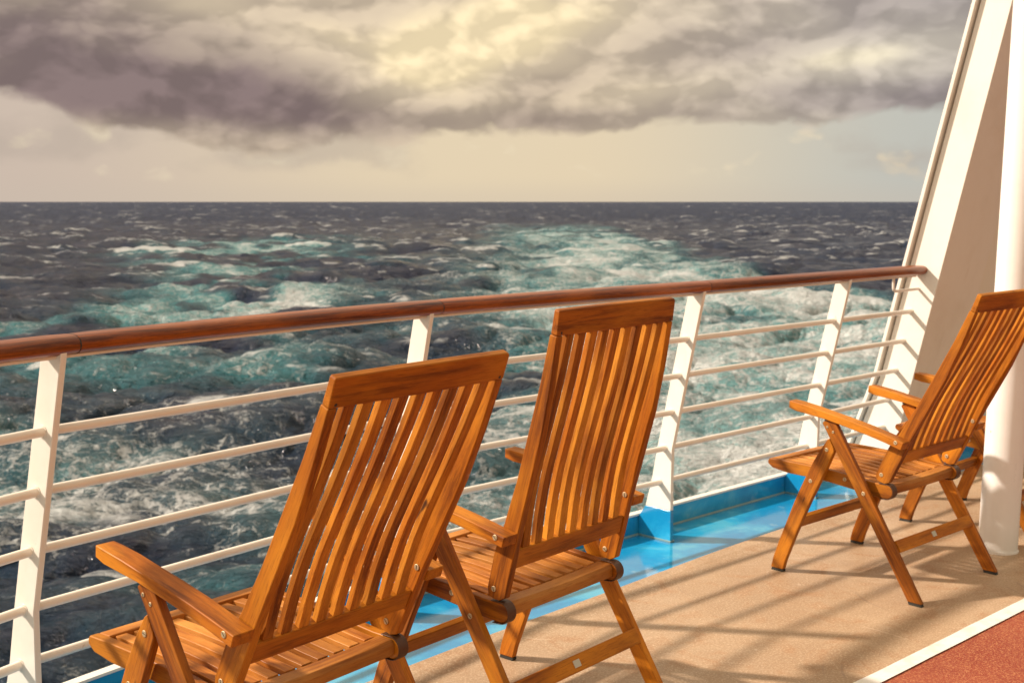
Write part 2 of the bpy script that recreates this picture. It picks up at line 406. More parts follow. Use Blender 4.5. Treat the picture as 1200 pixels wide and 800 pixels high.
def sst(x, a, b):
    t = np.clip((x - a) / (b - a), 0, 1); return t * t * (3 - 2 * t)

hc = H - SEA_Z
pix = np.concatenate([np.arange(880, 240, -1.7), np.arange(240, 1.2, -.75)])
rad = np.concatenate([hc * 1450 / pix, [24000, 40000]])
ang = np.concatenate([np.arange(-180, -34, 5), np.arange(-34, 34, .062), np.arange(34, 180, 5)])
Rr, Aa = np.meshgrid(rad, np.radians(ang), indexing='ij')
X = Rr * np.sin(Aa); Y = Rr * np.cos(Aa)
TA = wave_tile(512, 389., 56., 2.2, .90, (.35, -.94), 3, 1.15)
TB = wave_tile(256, 53., 9., .7, .17, (.6, -.8), 5, 1.1)
row = np.gradient(rad)[:, None]
fa = np.clip(1.3 - row / 200, .7, 1.) * np.clip((42000 - Rr) / 15000, 0, 1); fb = np.clip(1.4 - row / 2.5, 0, 1)
hA, xA, yA, jA = (samp(t, 389., X, Y) for t in TA)
hB, xB, yB, jB = (samp(t, 53., X, Y) for t in TB)
Z = hA * fa + hB * fb
Xd = X + xA * fa + xB * fb; Yd = Y + yA * fa + yB * fb
# wandering band edges; slow patchiness of the churned water
def smooth_noise(L, lam, seed):
    r_ = np.random.default_rng(seed); N = 256
    k1 = np.fft.fftfreq(N, 1 / N) * 2 * np.pi / L; kx, ky = np.meshgrid(k1, k1, indexing='ij'); k = np.hypot(kx, ky); k[0, 0] = 1
    S = np.exp(-(k * lam / 9) ** 2) / (1 + (k * lam / 2) ** 2); S[0, 0] = 0
    h = np.fft.ifft2(np.sqrt(S) * (r_.normal(size=(N, N)) + 1j * r_.normal(size=(N, N)))).real
    return h / h.std()
n1 = samp(smooth_noise(900., 60., 21), 900., X, Y * .55 + 40)
n2 = samp(smooth_noise(411., 22., 22), 411., X, Y * .6)
n3 = samp(smooth_noise(260., 12., 23), 260., X + 31, Y * .8)
wob = 7 * n1 + 4 * n2 + 2 * n3
main = sst(X, -12 + wob * .8 - 10 * sst(Y, 120, 260), 16 + wob * .8) * (1 - sst(X, 50 + wob * .6, 64 + wob * .6)) * (1 - sst(Y, 520, 950))
arm_c = -40 - 58 * sst(Y, 120, 560); arm_w = 11 + 20 * sst(Y, 120, 450)
arm = np.exp(-((X - arm_c + wob * .9) / arm_w) ** 2) * sst(Y, 105, 150) * (1 - sst(Y, 440, 640)) * sst(n2 + .6 * n3, -.9, .7)
swell = np.exp(-((X + 38) / 22) ** 2 - ((Y - 122) / 14.) ** 2) + .9 * np.exp(-((X + 32) / 7) ** 2 - ((Y - 75) / 9.) ** 2)
nearb = (1 - sst(Y, 88, 112)) * sst(X, -70, -40) * (1 - sst(X, 55, 75))
hole = np.exp(-((X + 18) / 10.) ** 2 - ((Y - 47) / 10.) ** 2)
mid = sst(X, -60, -20) * (1 - sst(X, 0, 20)) * sst(Y, 100, 130) * (1 - sst(Y, 150, 520))
pm = .62 + .38 * sst(n2 + n3 * .6, -1., 1.)
wake = np.clip(main * (.72 + .22 * n2 * .6) + arm * 1.0 + swell * .5 + nearb * (.03 + .08 * n2) * (1 - hole * .6) + mid * (.03 + .10 * n2), 0, 1)
foam = main * pm * (.86 - .22 * sst(Y, 260, 620)) + arm * .60 + nearb * (1 - .6 * main) * (.56 + .10 * n3 + .06 * n2) * (1 - .8 * hole) + mid * (.22 + .10 * n3) + swell * .15
foam = np.clip(foam, 0, 1)
crest = sst(.52 - jA, 0, .55) * sst(hA, .1, 1.2) * .9 + (Rr > 300) * sst(hA / 1.25 + .35 * n3, 1.05, 1.6) * .9
crest = crest * (.75 + .5 * arm)

nr, nc = X.shape
V = np.stack([Xd, Yd, SEA_Z + Z], -1).reshape(-1, 3)
V = np.vstack([V, [[0, 0, SEA_Z]]])
idx = np.arange(nr * nc).reshape(nr, nc); nx = np.roll(idx, -1, 1)
F4 = np.stack([idx[:-1], idx[1:], nx[1:], nx[:-1]], -1).reshape(-1, 4)[:, ::-1]
F3 = np.stack([np.full(nc, nr * nc), nx[0], idx[0]], -1)
me = bpy.data.meshes.new('sea')
me.vertices.add(len(V)); me.vertices.foreach_set('co', V.astype('f').ravel())
nl = F4.size + F3.size; me.loops.add(nl); me.loops.foreach_set('vertex_index', np.concatenate([F4.ravel(), F3.ravel()]).astype('i'))
npol = len(F4) + len(F3); me.polygons.add(npol)
starts = np.concatenate([np.arange(len(F4)) * 4, F4.size + np.arange(len(F3)) * 3])
me.polygons.foreach_set('loop_start', starts.astype('i'))
me.polygons.foreach_set('use_smooth', np.ones(npol, bool))
me.update(calc_edges=True); me.validate()
for nm, arr in (('wake', wake), ('foam', foam), ('crest', crest)):
    a = me.attributes.new(nm, 'FLOAT', 'POINT'); a.data.foreach_set('value', np.append(arr.ravel(), 0).astype('f'))
me.materials.append(M_sea)
tag(obj('sea', me), kind='structure')

# ------------------------------------------------------------------ railing line (inner foot of each post, on the deck)
base = [(-2.46, .68), (-1.854, 1.891), (-1.225, 3.086), (-.378, 4.172), (.6856, 5.186), (1.5013, 5.9726)]
D3 = Vector((.719, .695, 0)); N3 = Vector((.695, -.719, 0)); P3 = Vector((.6856, 5.186, 0))
FIN_D = 1.87
END = P3 + D3 * FIN_D
pts = [Vector((*b, 0)) for b in base] + [END]
def seg(i): return (pts[i + 1] - pts[i]).normalized()
dirs = []
for i in range(len(pts)):
    a = seg(max(i - 1, 0)); b = seg(min(i, len(pts) - 2)); dirs.append((a + b).normalized())
dirs[4] = D3.copy(); dirs[5] = D3.copy(); dirs[6] = D3.copy()
nrm = [Vector((d_.y, -d_.x, 0)) for d_ in dirs]          # points inboard
KNEE = .40; LEAN = .157 / (1.075 - .38)
def inner(z): return max(0., z - .39) * LEAN             # how far the post's inner edge has come inboard at height z
def outer_(z): return -.135 + max(0, .12 - z) * -.2 + max(0., z - .10) * .2225
# offset curve sampled along the whole railing (smooth)
def curve_pt(s, off, z=0.):
    """s: 0..len-1 in post numbers, off: metres inboard of the post feet"""
    i = min(int(s), len(pts) - 2); t = s - i
    a, b = pts[i], pts[i + 1]; ln = (b - a).length
    ta, tb = dirs[i] * ln, dirs[i + 1] * ln
    h00 = 2 * t ** 3 - 3 * t ** 2 + 1; h10 = t ** 3 - 2 * t ** 2 + t; h01 = -2 * t ** 3 + 3 * t ** 2; h11 = t ** 3 - t ** 2
    c = a * h00 + ta * h10 + b * h01 + tb * h11
    n = nrm[i].lerp(nrm[i + 1], t).normalized()
    q = c + n * off; q.z = z; return q
SS = [i / 6 for i in range(0, 6 * (len(pts) - 1) + 1)]
BEYOND = 5.0
def line(off, z, extra=BEYOND):
    L_ = [curve_pt(s, off, z) for s in SS]
    L_.append(L_[-1] + D3 * extra)
    return L_
# edge of the tan coating measured in the photograph
def edge_line(z, shift=0):
    raw = [(-3.2, -.9), (-2.15, .55), (-1.52, 1.95), (-.93, 3.0), (-.272, 3.809), (.316, 4.445), (1.125, 5.310), (2.597, 6.727), (7.1, 11.05)]
    L_ = []
    for i, q in enumerate(raw):
        a = Vector((*raw[max(i - 1, 0)], 0)); b = Vector((*raw[min(i + 1, len(raw) - 1)], 0)); t = (b - a).normalized()
        L_.append(Vector((q[0], q[1], z)) + Vector((t.y, -t.x, 0)) * shift)
    # refine with Catmull-Rom
    out_ = []
    for i in range(len(L_) - 1):
        p0 = L_[max(i - 1, 0)]; p1 = L_[i]; p2 = L_[i + 1]; p3 = L_[min(i + 2, len(L_) - 1)]
        for k in range(6):
            t = k / 6
            out_.append(.5 * ((2 * p1) + (p2 - p0) * t + (2 * p0 - 5 * p1 + 4 * p2 - p3) * t * t + (3 * p1 - p0 - 3 * p2 + p3) * t ** 3))
    out_.append(L_[-1]); return out_
def ribbon(mb, A, B):
    n = min(len(A), len(B)); v = [p for p in A[:n]] + [p for p in B[:n]]
    mb.piece(v, [(i, i + 1, n + i + 1, n + i) for i in range(n - 1)], (0, 1, 0))
def resample(L_, n):
    d_ = [0]
    for a, b in zip(L_, L_[1:]): d_.append(d_[-1] + (b - a).length)
    o_ = []; j = 0
    for k in range(n):
        t = d_[-1] * k / (n - 1)
        while j < len(d_) - 2 and d_[j + 1] < t: j += 1
        o_.append(L_[j].lerp(L_[j + 1], (t - d_[j]) / (d_[j + 1] - d_[j])))
    return o_

# gutter: a shallow channel a little below the deck coating
ZG = -.004
mb = MB()
A = resample(line(-.30, ZG), 90); B = resample(edge_line(ZG, .05), 90)
ribbon(mb, A, B)
gut = obj('gutter', mb.mesh('gutter', M_blue)); tag(gut, kind='structure')
# deck coating, from its rounded edge inboard
mb = MB()
E0 = resample(edge_line(-.02, 0), 110); E1 = resample(edge_line(.004, .004), 110); E2 = resample(edge_line(.010, .016), 110); E3 = resample(edge_line(.009, .07), 110); E4 = resample(edge_line(0, .13), 110)
for a, b in ((E0, E1), (E1, E2), (E2, E3), (E3, E4)): ribbon(mb, a, b)
far = [p + Vector((9, -7, 0)) for p in E4]
ribbon(mb, E4, far)
dk = obj('deck', mb.mesh('deck', M_deck)); tag(dk, kind='structure')
mb = MB()   # ship's plating under both sheets
L1 = resample(line(-.42, -.12), 90); L2 = [p + Vector((9, -7, 0)) for p in L1]
ribbon(mb, L1, L2)
L0 = [p + Vector((0, 0, -12)) for p in L1]; ribbon(mb, L1, L0)
hull = obj('ship_hull', mb.mesh('ship_hull', M_white)); tag(hull, kind='structure')
# white line and red running surface; 4 mm above one another
def wline(off, z, wob=0):
    a = Vector((1.048, 3.6115, z)); b = Vector((1.8748, 4.3957, z)); t = (b - a).normalized(); n = Vector((t.y, -t.x, 0))
    return [a + t * (s * .12 - 3.5) + n * (off + wob * random.uniform(-1, 1)) for s in range(0, 110)]
mb = MB(); ribbon(mb, wline(.03, .004), wline(6., .004)); tag(obj('running_track', mb.mesh('running_track', M_red)), kind='structure')
mb = MB(); ribbon(mb, wline(0, .008, .0016), wline(.056, .008, .0008)); tag(obj('white_line', mb.mesh('white_line', M_line)), kind='structure')

# ------------------------------------------------------------------ coaming and railing
def wall_profile(s0, prof, n=60, material=None, name='x', extra=None, s_end=None):
    """sweep a closed (offset, z) profile along the railing line"""
    mb = MB(); ring = []
    ls = [resample(line(o_, z_, extra if extra is not None else BEYOND), n) for o_, z_ in prof]
    k = len(prof); v = []; f = []
    for i in range(n):
        for j in range(k): v.append(ls[j][i])
    for i in range(n - 1):
        for j in range(k): f.append((i * k + j, i * k + (j + 1) % k, (i + 1) * k + (j + 1) % k, (i + 1) * k + j))
    mb.piece(v, f, (0, 1, 0)); return mb.mesh(name, material, smooth=True)
coam = empty('low_coaming', (0, 0, 0))
tag(coam, 'low blue coaming with a white top edge under the ship railing', 'coaming')
obj('blue_face', wall_profile(0, [(-.180, -.05), (-.180, .082), (-.194, .082), (-.194, -.05)], 80, M_blue, 'blue_face'), coam)
obj('white_cap', wall_profile(0, [(-.176, .083), (-.176, .092), (-.212, .092), (-.212, -.3), (-.198, -.3), (-.198, .083)], 80, M_white, 'white_cap'), coam)
obj('sealant_bead', wall_profile(0, [(-.172, -.003), (-.1785, .004), (-.1785, -.003)], 80, M_seal, 'sealant_bead'), coam)

rail = empty('ship_railing', tuple(pts[3]))
tag(rail, 'white steel ship railing with five pipe rails and a varnished wooden handrail', 'railing')
rail_inv = Vector(pts[3])
def robj(name, mb, material, bevel=0, parent=None):
    mb.v = [tuple(Vector(v) - rail_inv) for v in mb.v]
    return obj(name, mb.mesh(name, material), parent or rail, bevel)
# posts: tapered flat bars set across the rail line, inner edge with a knee
posts = []
for i in range(0, 6):
    b, dd, nn = pts[i], dirs[i], nrm[i]
    th = .0095
    prof = []
    zin = [.135, .25, KNEE, .7, 1.083]
    pin = [(inner(z), z) for z in zin]
    pout = [(.079, 1.083), (.079 - (1.083 - .6) * .232, .6), (-.078, .40), (-.108, .25), (-.140, .135)]
    poly = pin + pout
    def ext(poly, name, mt, bv, par=None, th=th):
        mb = MB(); n = len(poly)
        v = [b + nn * o_ + Vector((0, 0, z)) - dd * th for o_, z in poly] + [b + nn * o_ + Vector((0, 0, z)) + dd * th for o_, z in poly]
        f = [tuple(range(n)), tuple(range(n, 2 * n))[::-1]] + [(k, n + k, n + (k + 1) % n, (k + 1) % n) for k in range(n)]
        mb.piece(v, f, (0, 0, 1)); return robj(name, mb, mt, bv, par)
    po = ext(poly, 'post', M_white, .003)
    ext([(0, -.05), (0, .1345), (-.1402, .1345), (-.178, .083), (-.178, -.05)], 'painted_foot', M_blue, .002, po)
    ext([(.004, -.004), (.004, .004), (-.17, .004), (-.17, -.004)], 'weld_bead', M_seal, .001, po, .0135)
    posts.append(po)
RZ = [.880, .722, .562, .402, .250]
def rail_off(z): return (inner(z) + (.079 - (1.083 - z) * .232)) / 2 if z > .4 else -.045 - (.4 - z) * .12
for i in range(0, 6):
    a, b = pts[i], pts[i + 1]; na, nb = nrm[i], nrm[i + 1]
    for z in RZ:
        off = rail_off(z); mb = MB()
        p0 = a + na * off + Vector((0, 0, z)); p1 = b + nb * off + Vector((0, 0, z))
        t = (p1 - p0).normalized()
        e0 = p0 + t * .0085; e1 = p1 - t * (.0085 if i < 5 else .0)
        mb.tube([e0, e1], .0128, 16)
        # weld collars
        ps = [e0 - t * .0, e0 + t * .006, e0 + t * .012]
        mb.tube([e0, e0 + t * .004], .0165, 14); mb.tube([e1 - t * .004, e1], .0165, 14)
        robj('pipe_rail', mb, M_pipe)
# handrail: oval varnished sections meeting just right of each post
HZ = 1.098
def hpt(s):
    q = curve_pt(s, .118, HZ); return q
joint_s = [0.02, 1.035, 2.035, 3.035, 4.035, 6.0]
for a, b in zip(joint_s, joint_s[1:]):
    n = 22; P_ = []
    for k in range(n + 1):
        s_ = a + (b - a) * k / n
        P_.append(hpt(min(s_, 6.0)))
    t0 = (P_[1] - P_[0]).normalized(); t1 = (P_[-1] - P_[-2]).normalized()
    P_[0] = P_[0] + t0 * .0022; P_[-1] = P_[-1] - t1 * .0022
    mb = MB(); v = []; f = []; m_ = 24
    for i, p_ in enumerate(P_):
        t = (P_[min(i + 1, n)] - P_[max(i - 1, 0)]).normalized(); sd_ = t.cross(Vector((0, 0, 1))).normalized()
        sc_ = 1. if 0 < i < n else .95
        if b == 6.0 and i == n: sc_ = .9
        for k in range(m_):
            an = 2 * math.pi * k / m_; ca, sa = math.cos(an), math.sin(an)
            ex = .82
            x_ = math.copysign(abs(ca) ** ex, ca) * .044 * sc_; z_ = math.copysign(abs(sa) ** ex, sa) * .0265 * sc_
            v.append(p_ + sd_ * x_ + Vector((0, 0, z_)))
    for i in range(n):
        for k in range(m_): f.append((i * m_ + k, i * m_ + (k + 1) % m_, (i + 1) * m_ + (k + 1) % m_, (i + 1) * m_ + k))
    f += [tuple(range(m_))[::-1], tuple(range(n * m_, (n + 1) * m_))]
    mb.piece(v, f, P_[-1] - P_[0])
    robj('handrail', mb, M_rail)
# flat bar under the handrail, and the dark ring at each joint
for a, b in zip(joint_s, joint_s[1:]):
    P_ = [hpt(min(a + (b - a) * k / 12, 5.9)) - Vector((0, 0, .0275)) for k in range(13)]
    mb = MB(); v = []; f = []
    for i, p_ in enumerate(P_):
        t = (P_[min(i + 1, 12)] - P_[max(i - 1, 0)]).normalized(); sd_ = t.cross(Vector((0, 0, 1))).normalized()
        for x_, z_ in ((-.019, .003), (.019, .003), (.019, -.004), (-.019, -.004)): v.append(p_ + sd_ * x_ + Vector((0, 0, z_)))
    for i in range(12):
        for k in range(4): f.append((i * 4 + k, i * 4 + (k + 1) % 4, (i + 1) * 4 + (k + 1) % 4, (i + 1) * 4 + k))
    f += [(0, 1, 2, 3), (51, 50, 49, 48)]
    mb.piece(v, f, (0, 1, 0)); robj('handrail_strip', mb, M_white)
for s_ in joint_s[1:-1]:
    p_ = hpt(s_); t = (hpt(s_ + .02) - hpt(s_ - .02)).normalized(); mb = MB()
    mb.tube([p_ - t * .002, p_ + t * .002], 1, 24, True, .0425, .0255); robj('joint_ring', mb, M_rub)
# bent bracket near the end of the handrail
mb = MB(); pe = END - D3 * .27 + N3 * .118; pb = []
for k in range(3): pb.append(pe + Vector((0, 0, HZ - .03 - .022 * k)))
c0 = pe + Vector((0, 0, HZ - .098))
for k in range(1, 7):
    an = k / 6 * math.pi / 2; pb.append(c0 + D3 * (.024 * (1 - math.cos(an))) + Vector((0, 0, .024 * (1 - math.sin(an)))))
pb.append(END + N3 * .112 + Vector((0, 0, HZ - .098)))
mb.tube(pb, .0075, 10); robj('end_bracket', mb, M_pipe)

# ------------------------------------------------------------------ raked white column where the railing ends
colm = empty('raked_column', tuple(END))
tag(colm, 'tall raked white steel column at the right end of the railing', 'column')
ZT = 4.2
def bpt(d_, n_, z_): return D3 * d_ + N3 * n_ + Vector((0, 0, z_))
def ninn(z): return -.0265 + .2363 * z
def nout(z): return -.247 + .2475 * z - max(0, .55 - z) * .12
def hexa(mb, fn, zs):
    v = []; f = []
    for z in zs: v += fn(z)
    for i in range(len(zs) - 1):
        for k in range(4): f.append((i * 4 + k, i * 4 + (k + 1) % 4, (i + 1) * 4 + (k + 1) % 4, (i + 1) * 4 + k))
    f += [(0, 1, 2, 3), tuple(range(4 * len(zs) - 4, 4 * len(zs)))[::-1]]
    mb.piece(v, f, (0, 0, 1))
zs = [-.1, .1, .3, .55, 1.2, 2.4, ZT]
mb = MB(); hexa(mb, lambda z: [bpt(0, ninn(z), z), bpt(0, nout(z) + .03, z), bpt(.50, nout(z) + .03, z), bpt(.50, ninn(z), z)], zs)
cb = obj('column_body', mb.mesh('column_body', M_white), colm, .004)
mb = MB(); hexa(mb, lambda z: [bpt(-.030, nout(z) + .020, z), bpt(-.030, nout(z), z), bpt(.52, nout(z), z), bpt(.52, nout(z) + .020, z)], zs)
obj('edge_flange', mb.mesh('edge_flange', M_white), colm, .003)
mb = MB(); hexa(mb, lambda z: [bpt(-.002, ninn(z) + .003, z), bpt(-.002, ninn(z) - .1, z), bpt(.503, ninn(z) - .1, z), bpt(.503, ninn(z) + .003, z)], [-.05, .088])
obj('blue_kick_band', mb.mesh('blue_kick_band', M_blue), colm)
wallr = empty('raked_side_wall', tuple(END + D3 * .52))
tag(wallr, 'cream steel side wall leaning inboard behind the raked white column', 'wall')
mb = MB(); hexa(mb, lambda z: [bpt(0, ninn(z) - .045, z), bpt(0, ninn(z) - .12, z), bpt(4.6, ninn(z) - .12, z), bpt(4.6, ninn(z) - .045, z)], [-.1, .3, 1, 2, ZT])
obj('wall_plate', mb.mesh('wall_plate', M_wall), wallr)
mb = MB(); hexa(mb, lambda z: [bpt(0, ninn(z) - .041, z), bpt(0, ninn(z) - .1, z), bpt(4.6, ninn(z) - .1, z), bpt(4.6, ninn(z) - .041, z)], [-.05, .088])
obj('blue_kick_band', mb.mesh('blue_kick_band', M_blue), wallr)

# ------------------------------------------------------------------ round pillar at the right
pil = empty('round_pillar', (2.036, 5.058, 0))
tag(pil, 'round white steel pillar at the right edge, behind the wooden chair', 'pillar')
mb = MB(); zz = [-.01 + .2 * i for i in range(20)] + [4.2]
mb.tube([(.0215 * z, 0, z) for z in zz], .0785, 64)
obj('pillar_shaft', mb.mesh('pillar_shaft', M_pillar), pil)
mb = MB(); mb.tube([(0, 0, -.004), (0, 0, .004), (.0003, 0, .009)], .083, 64)
obj('weld_bead', mb.mesh('weld_bead', M_pillar), pil)

# ------------------------------------------------------------------ folding teak armchair
PIV = Vector((0, -.1454, .4449)); AL0 = .4162
ST_F = [(-.024, .006), (-.018, .016), (.0, .022), (.10, .020), (.185, .004), (.31, -.012), (.45, -.022), (.58, -.031), (.706, -.034)]
ST_R = [(-.024, -.004), (-.020, -.026), (-.008, -.040), (.10, -.044), (.185, -.046), (.31, -.055), (.45, -.064), (.58, -.063), (.706, -.057)]
def bk(L_): return [(t, s) for s, t in L_]        # back frame: y = t, z = s
XS = .2568; XI = XS - .024
cache = {}
def cm(key, fn):
    if key not in cache: cache[key] = fn()
    return cache[key]
def interp(L_, s):
    for (a, b), (c, d_) in zip(L_, L_[1:]):
        if a <= s <= c: return b + (d_ - b) * (s - a) / (c - a)
    return L_[-1][1]
def smooth_chain(ctrl, n):
    xs = [c[0] for c in ctrl]; out_ = []
    for k in range(n):
        s = xs[0] + (xs[-1] - xs[0]) * k / (n - 1)
        # cubic Lagrange-ish through Catmull-Rom
        i = max(j for j in range(len(xs) - 1) if xs[j] <= s + 1e-9)
        t = (s - xs[i]) / (xs[i + 1] - xs[i]); y = [c[1] for c in ctrl]
        p0 = y[max(i - 1, 0)]; p1 = y[i]; p2 = y[i + 1]; p3 = y[min(i + 2, len(y) - 1)]
        out_.append((s, .5 * (2 * p1 + (p2 - p0) * t + (2 * p0 - 5 * p1 + 4 * p2 - p3) * t * t + (3 * p1 - p0 - 3 * p2 + p3) * t ** 3)))
    return out_
def me_stile(sx):
    mb = MB(); x0, x1 = (-XS, -XI) if sx < 0 else (XI, XS)
    mb.strip(bk(ST_F), bk(ST_R), x0, x1); return mb.mesh('back_stile', M_teak)
def me_toprail():
    mb = MB(); v = []; f = []
    xs_ = [-1, -.985] + [-.9 + .15 * k for k in range(13)] + [.972, 1]; n = len(xs_)
    for i, q in enumerate(xs_):
        x = XS * q; e = abs(q)
        ztop = .771 + .003 * (1 - e * e)
        if i == 0: ztop -= .002
        if i == n - 1: ztop -= .007
        sag = -.003 * (1 - e * e)
        v += [(x, -.036 + sag, .7065), (x, -.034 + sag, ztop), (x, -.052 + sag, ztop), (x, -.0575 + sag, .7065)]
    xr = .012
    for i in range(n - 1):
        for k in range(4): f.append((i * 4 + k, i * 4 + 4 + k, i * 4 + 4 + (k + 1) % 4, i * 4 + (k + 1) % 4))
    # quick corner rounding: pull the first and last station in at the top only
    f += [(3, 2, 1, 0), (4 * n - 4, 4 * n - 3, 4 * n - 2, 4 * n - 1)]
    mb.piece(v, f, (1, 0, 0)); return mb.mesh('top_rail', M_teak)
def me_botrail():
    mb = MB(); mb.box(-XI + .0005, XI - .0005, -.040, -.016, .0712, .1246, (1, 0, 0)); return mb.mesh('bottom_rail', M_teak)
SL_R = [(.118, -.037), (.20, -.031), (.30, -.030), (.40, -.037), (.52, -.047), (.62, -.053), (.712, -.0555)]
def me_backslats():
    mb = MB(); n = 9; R_ = smooth_chain(SL_R, 22)
    for i in range(n):
        x = -.1985 + .0496 * i; wv = .0140
        A_ = [(t + .0165, s) for s, t in R_]; B_ = [(t, s) for s, t in R_]
        mb.strip(A_, B_, x - wv, x + wv)
    return mb.mesh('back_slats', M_teak_slat)
RAIL_T = [(.351, .434), (.28, .436), (.20, .435), (.082, .431), (0, .424), (-.104, .414), (-.150, .4132)]
RAIL_B = [(.356, .416), (.335, .398), (.265, .388), (.10, .385), (-.042, .370), (-.110, .362), (-.150, .3588)]
XR = .2545
def me_siderail(sx):
    mb = MB(); x0, x1 = (-XR, -XR + .027) if sx < 0 else (XR - .027, XR)
    poly = [(.352, .435)] + RAIL_T[1:] + knuckle(.0270) + RAIL_B[::-1][:-1] + [(.357, .413), (.358, .424)]
    mb.prism(poly, x0, x1); return mb.mesh('seat_rail', M_teak)
def knuckle(r, n=13):
    return [(-.1670 - r * math.sin(math.pi * k / (n - 1)), .3862 + r * math.cos(math.pi * k / (n - 1))) for k in range(n)]
def me_guard(sx):
    mb = MB(); x0, x1 = sx_(sx, XR - .030, XR + .003)
    I = [(-.135, .4139)] + knuckle(.0272) + [(-.140, .3580)]
    O = [(-.135, .4165)] + knuckle(.0298) + [(-.140, .3558)]
    mb.strip(I, O, x0, x1, (1, 0, 0)); return mb.mesh('hinge_guard', M_guard)
def me_frontrail():
    mb = MB(); xi = XR - .0275
    mb.prism([(.310, .4355), (.352, .4345), (.3575, .424), (.356, .413), (.340, .402), (.310, .402)], -xi, xi, (1, 0, 0)); return mb.mesh('front_rail', M_teak_seat)
def me_rearrail():
    mb = MB(); xi = XR - .0275; n = 11; v = []; f = []
    for i in range(n):
        x = -xi + 2 * xi * i / (n - 1); e = abs(2 * i / (n - 1) - 1); dip = -.006 * (1 - e * e)
        v += [(x, -.125, .410 + dip), (x, -.172, .411 + dip), (x, -.180, .400 + dip), (x, -.178, .372 + dip * .3), (x, -.125, .374 + dip * .3)]
    for i in range(n - 1):
        for k in range(5): f.append((i * 5 + k, i * 5 + 5 + k, i * 5 + 5 + (k + 1) % 5, i * 5 + (k + 1) % 5))
    f += [(0, 1, 2, 3, 4), tuple(range(5 * n - 1, 5 * n - 6, -1))]
    mb.piece(v, f, (1, 0, 0)); return mb.mesh('rear_rail', M_teak_seat)
def me_seatslats():
    mb = MB(); n = 9; xi = XR - .027; pitch = 2 * xi / (n + .25)
    for i in range(n):
        x = -xi + pitch * (i + .62); wv = .0158
        ys = [.3095 - .0425 * k for k in range(11)]; ys[-1] = -.1245
        zt = []
        for y in ys:
            t_ = sorted(RAIL_T); z = interp(t_, y) - .003 - .004 * (1 - (2 * (x) / .45) ** 2); zt.append(z)
        ch = [(y, z) for y, z in zip(ys, zt)]
        mb.strip(ch, [(y, z - .014) for y, z in ch], x - wv, x + wv)
    return mb.mesh('seat_slats', M_teak_seat)
def me_batten(y):
    mb = MB(); xi = XR - .0275
    mb.box(-xi, xi, y - .016, y + .016, .386 if y > 0 else .378, .404 if y > 0 else .398, (1, 0, 0)); return mb.mesh('cross_batten', M_teak)
XL0, XL1 = .2762, .2982
def sx_(sx, a, b): return (-b, -a) if sx < 0 else (a, b)
def me_leg1(sx):
    mb = MB(); x0, x1 = sx_(sx, XL0, XL1)
    mb.prism([(.085, .617), (.076, .626), (.040, .634), (.029, .628), (-.347, .010), (-.292, .010)], x0, x1); return mb.mesh('rear_leg', M_teak)
def me_leg2(sx):
    mb = MB(); x0, x1 = sx_(sx, XL0, XL1)
    front = smooth_chain([(0.0105, .302), (.10, .275), (.20, .236), (.312, .192), (.424, .141), (.50, .100), (.555, .062)], 14)
    rear = smooth_chain([(0.0105, .245), (.10, .214), (.20, .173), (.312, .124), (.424, .072), (.48, .045), (.512, .031)], 14)
    A_ = [(y, z) for z, y in front]; B_ = [(y, z) for z, y in rear]
    A_.append((.052, .562)); B_.append((.034, .530))
    mb.strip(A_, B_, x0, x1); return mb.mesh('front_leg', M_teak)
def me_foot(sx, y0, y1, dx):
    mb = MB(); x0, x1 = sx_(sx, XL0 + .0015, XL1 - .0015)
    mb.prism([(y0 + .002, .0), (y1 - .002, .0), (y1 - .002 + dx, .0102), (y0 + .002 + dx, .0102)], x0, x1); return mb.mesh('rubber_foot', M_rub)
def me_cap(sx):
    mb = MB(); x0, x1 = sx_(sx, XL0 - .006, XL1 - .001)
    mb.prism([(.078, .6265), (.070, .637), (.040, .6395), (.030, .633), (.030, .600), (.036, .6345), (.060, .6305)][:4] + [(.026, .6285), (.040, .6345)], x0, x1); return mb.mesh('arm_rest_pad', M_rub)
def me_stretch(y, z, ang, w_=.046, t_=.022):
    mb = MB(); x = XL0 - .0003; ca, sa = math.cos(ang), math.sin(ang)
    poly = [(y + a * ca - b * sa, z + a * sa + b * ca) for a, b in ((-t_ / 2, -w_ / 2), (t_ / 2, -w_ / 2), (t_ / 2, w_ / 2), (-t_ / 2, w_ / 2))]
    mb.prism(poly, -x, x, (1, 0, 0)); return mb.mesh('stretcher', M_teak)
def me_plaque(y, z, ang):
    mb = MB(); ca, sa = math.cos(ang), math.sin(ang); t0, t1 = -.0132, -.0108
    poly = [(y + a * ca - b * sa, z + a * sa + b * ca) for a, b in ((t0, -.010), (t1, -.010), (t1, .010), (t0, .010))]
    mb.prism(poly, -.033, -.005); return mb.mesh('metal_plaque', M_plate)
ARM_T = [(.227, .688), (.191, .684), (.125, .674), (.063, .662), (-.03, .645), (-.116, .627), (-.19, .609), (-.262, .590)]
ARM_B = [(.229, .659), (.193, .650), (.125, .642), (.063, .634), (-.03, .616), (-.116, .598), (-.19, .580), (-.252, .562)]
REAR0 = Vector((0, -.262, .590)); LT = Vector((0, .085, .6536))
def rearpt(al):
    s, t = .1813, -.0429
    return Vector((0, PIV.y - s * math.sin(al) + t * math.cos(al), PIV.z + s * math.cos(al) + t * math.sin(al)))
RP0 = rearpt(AL0)
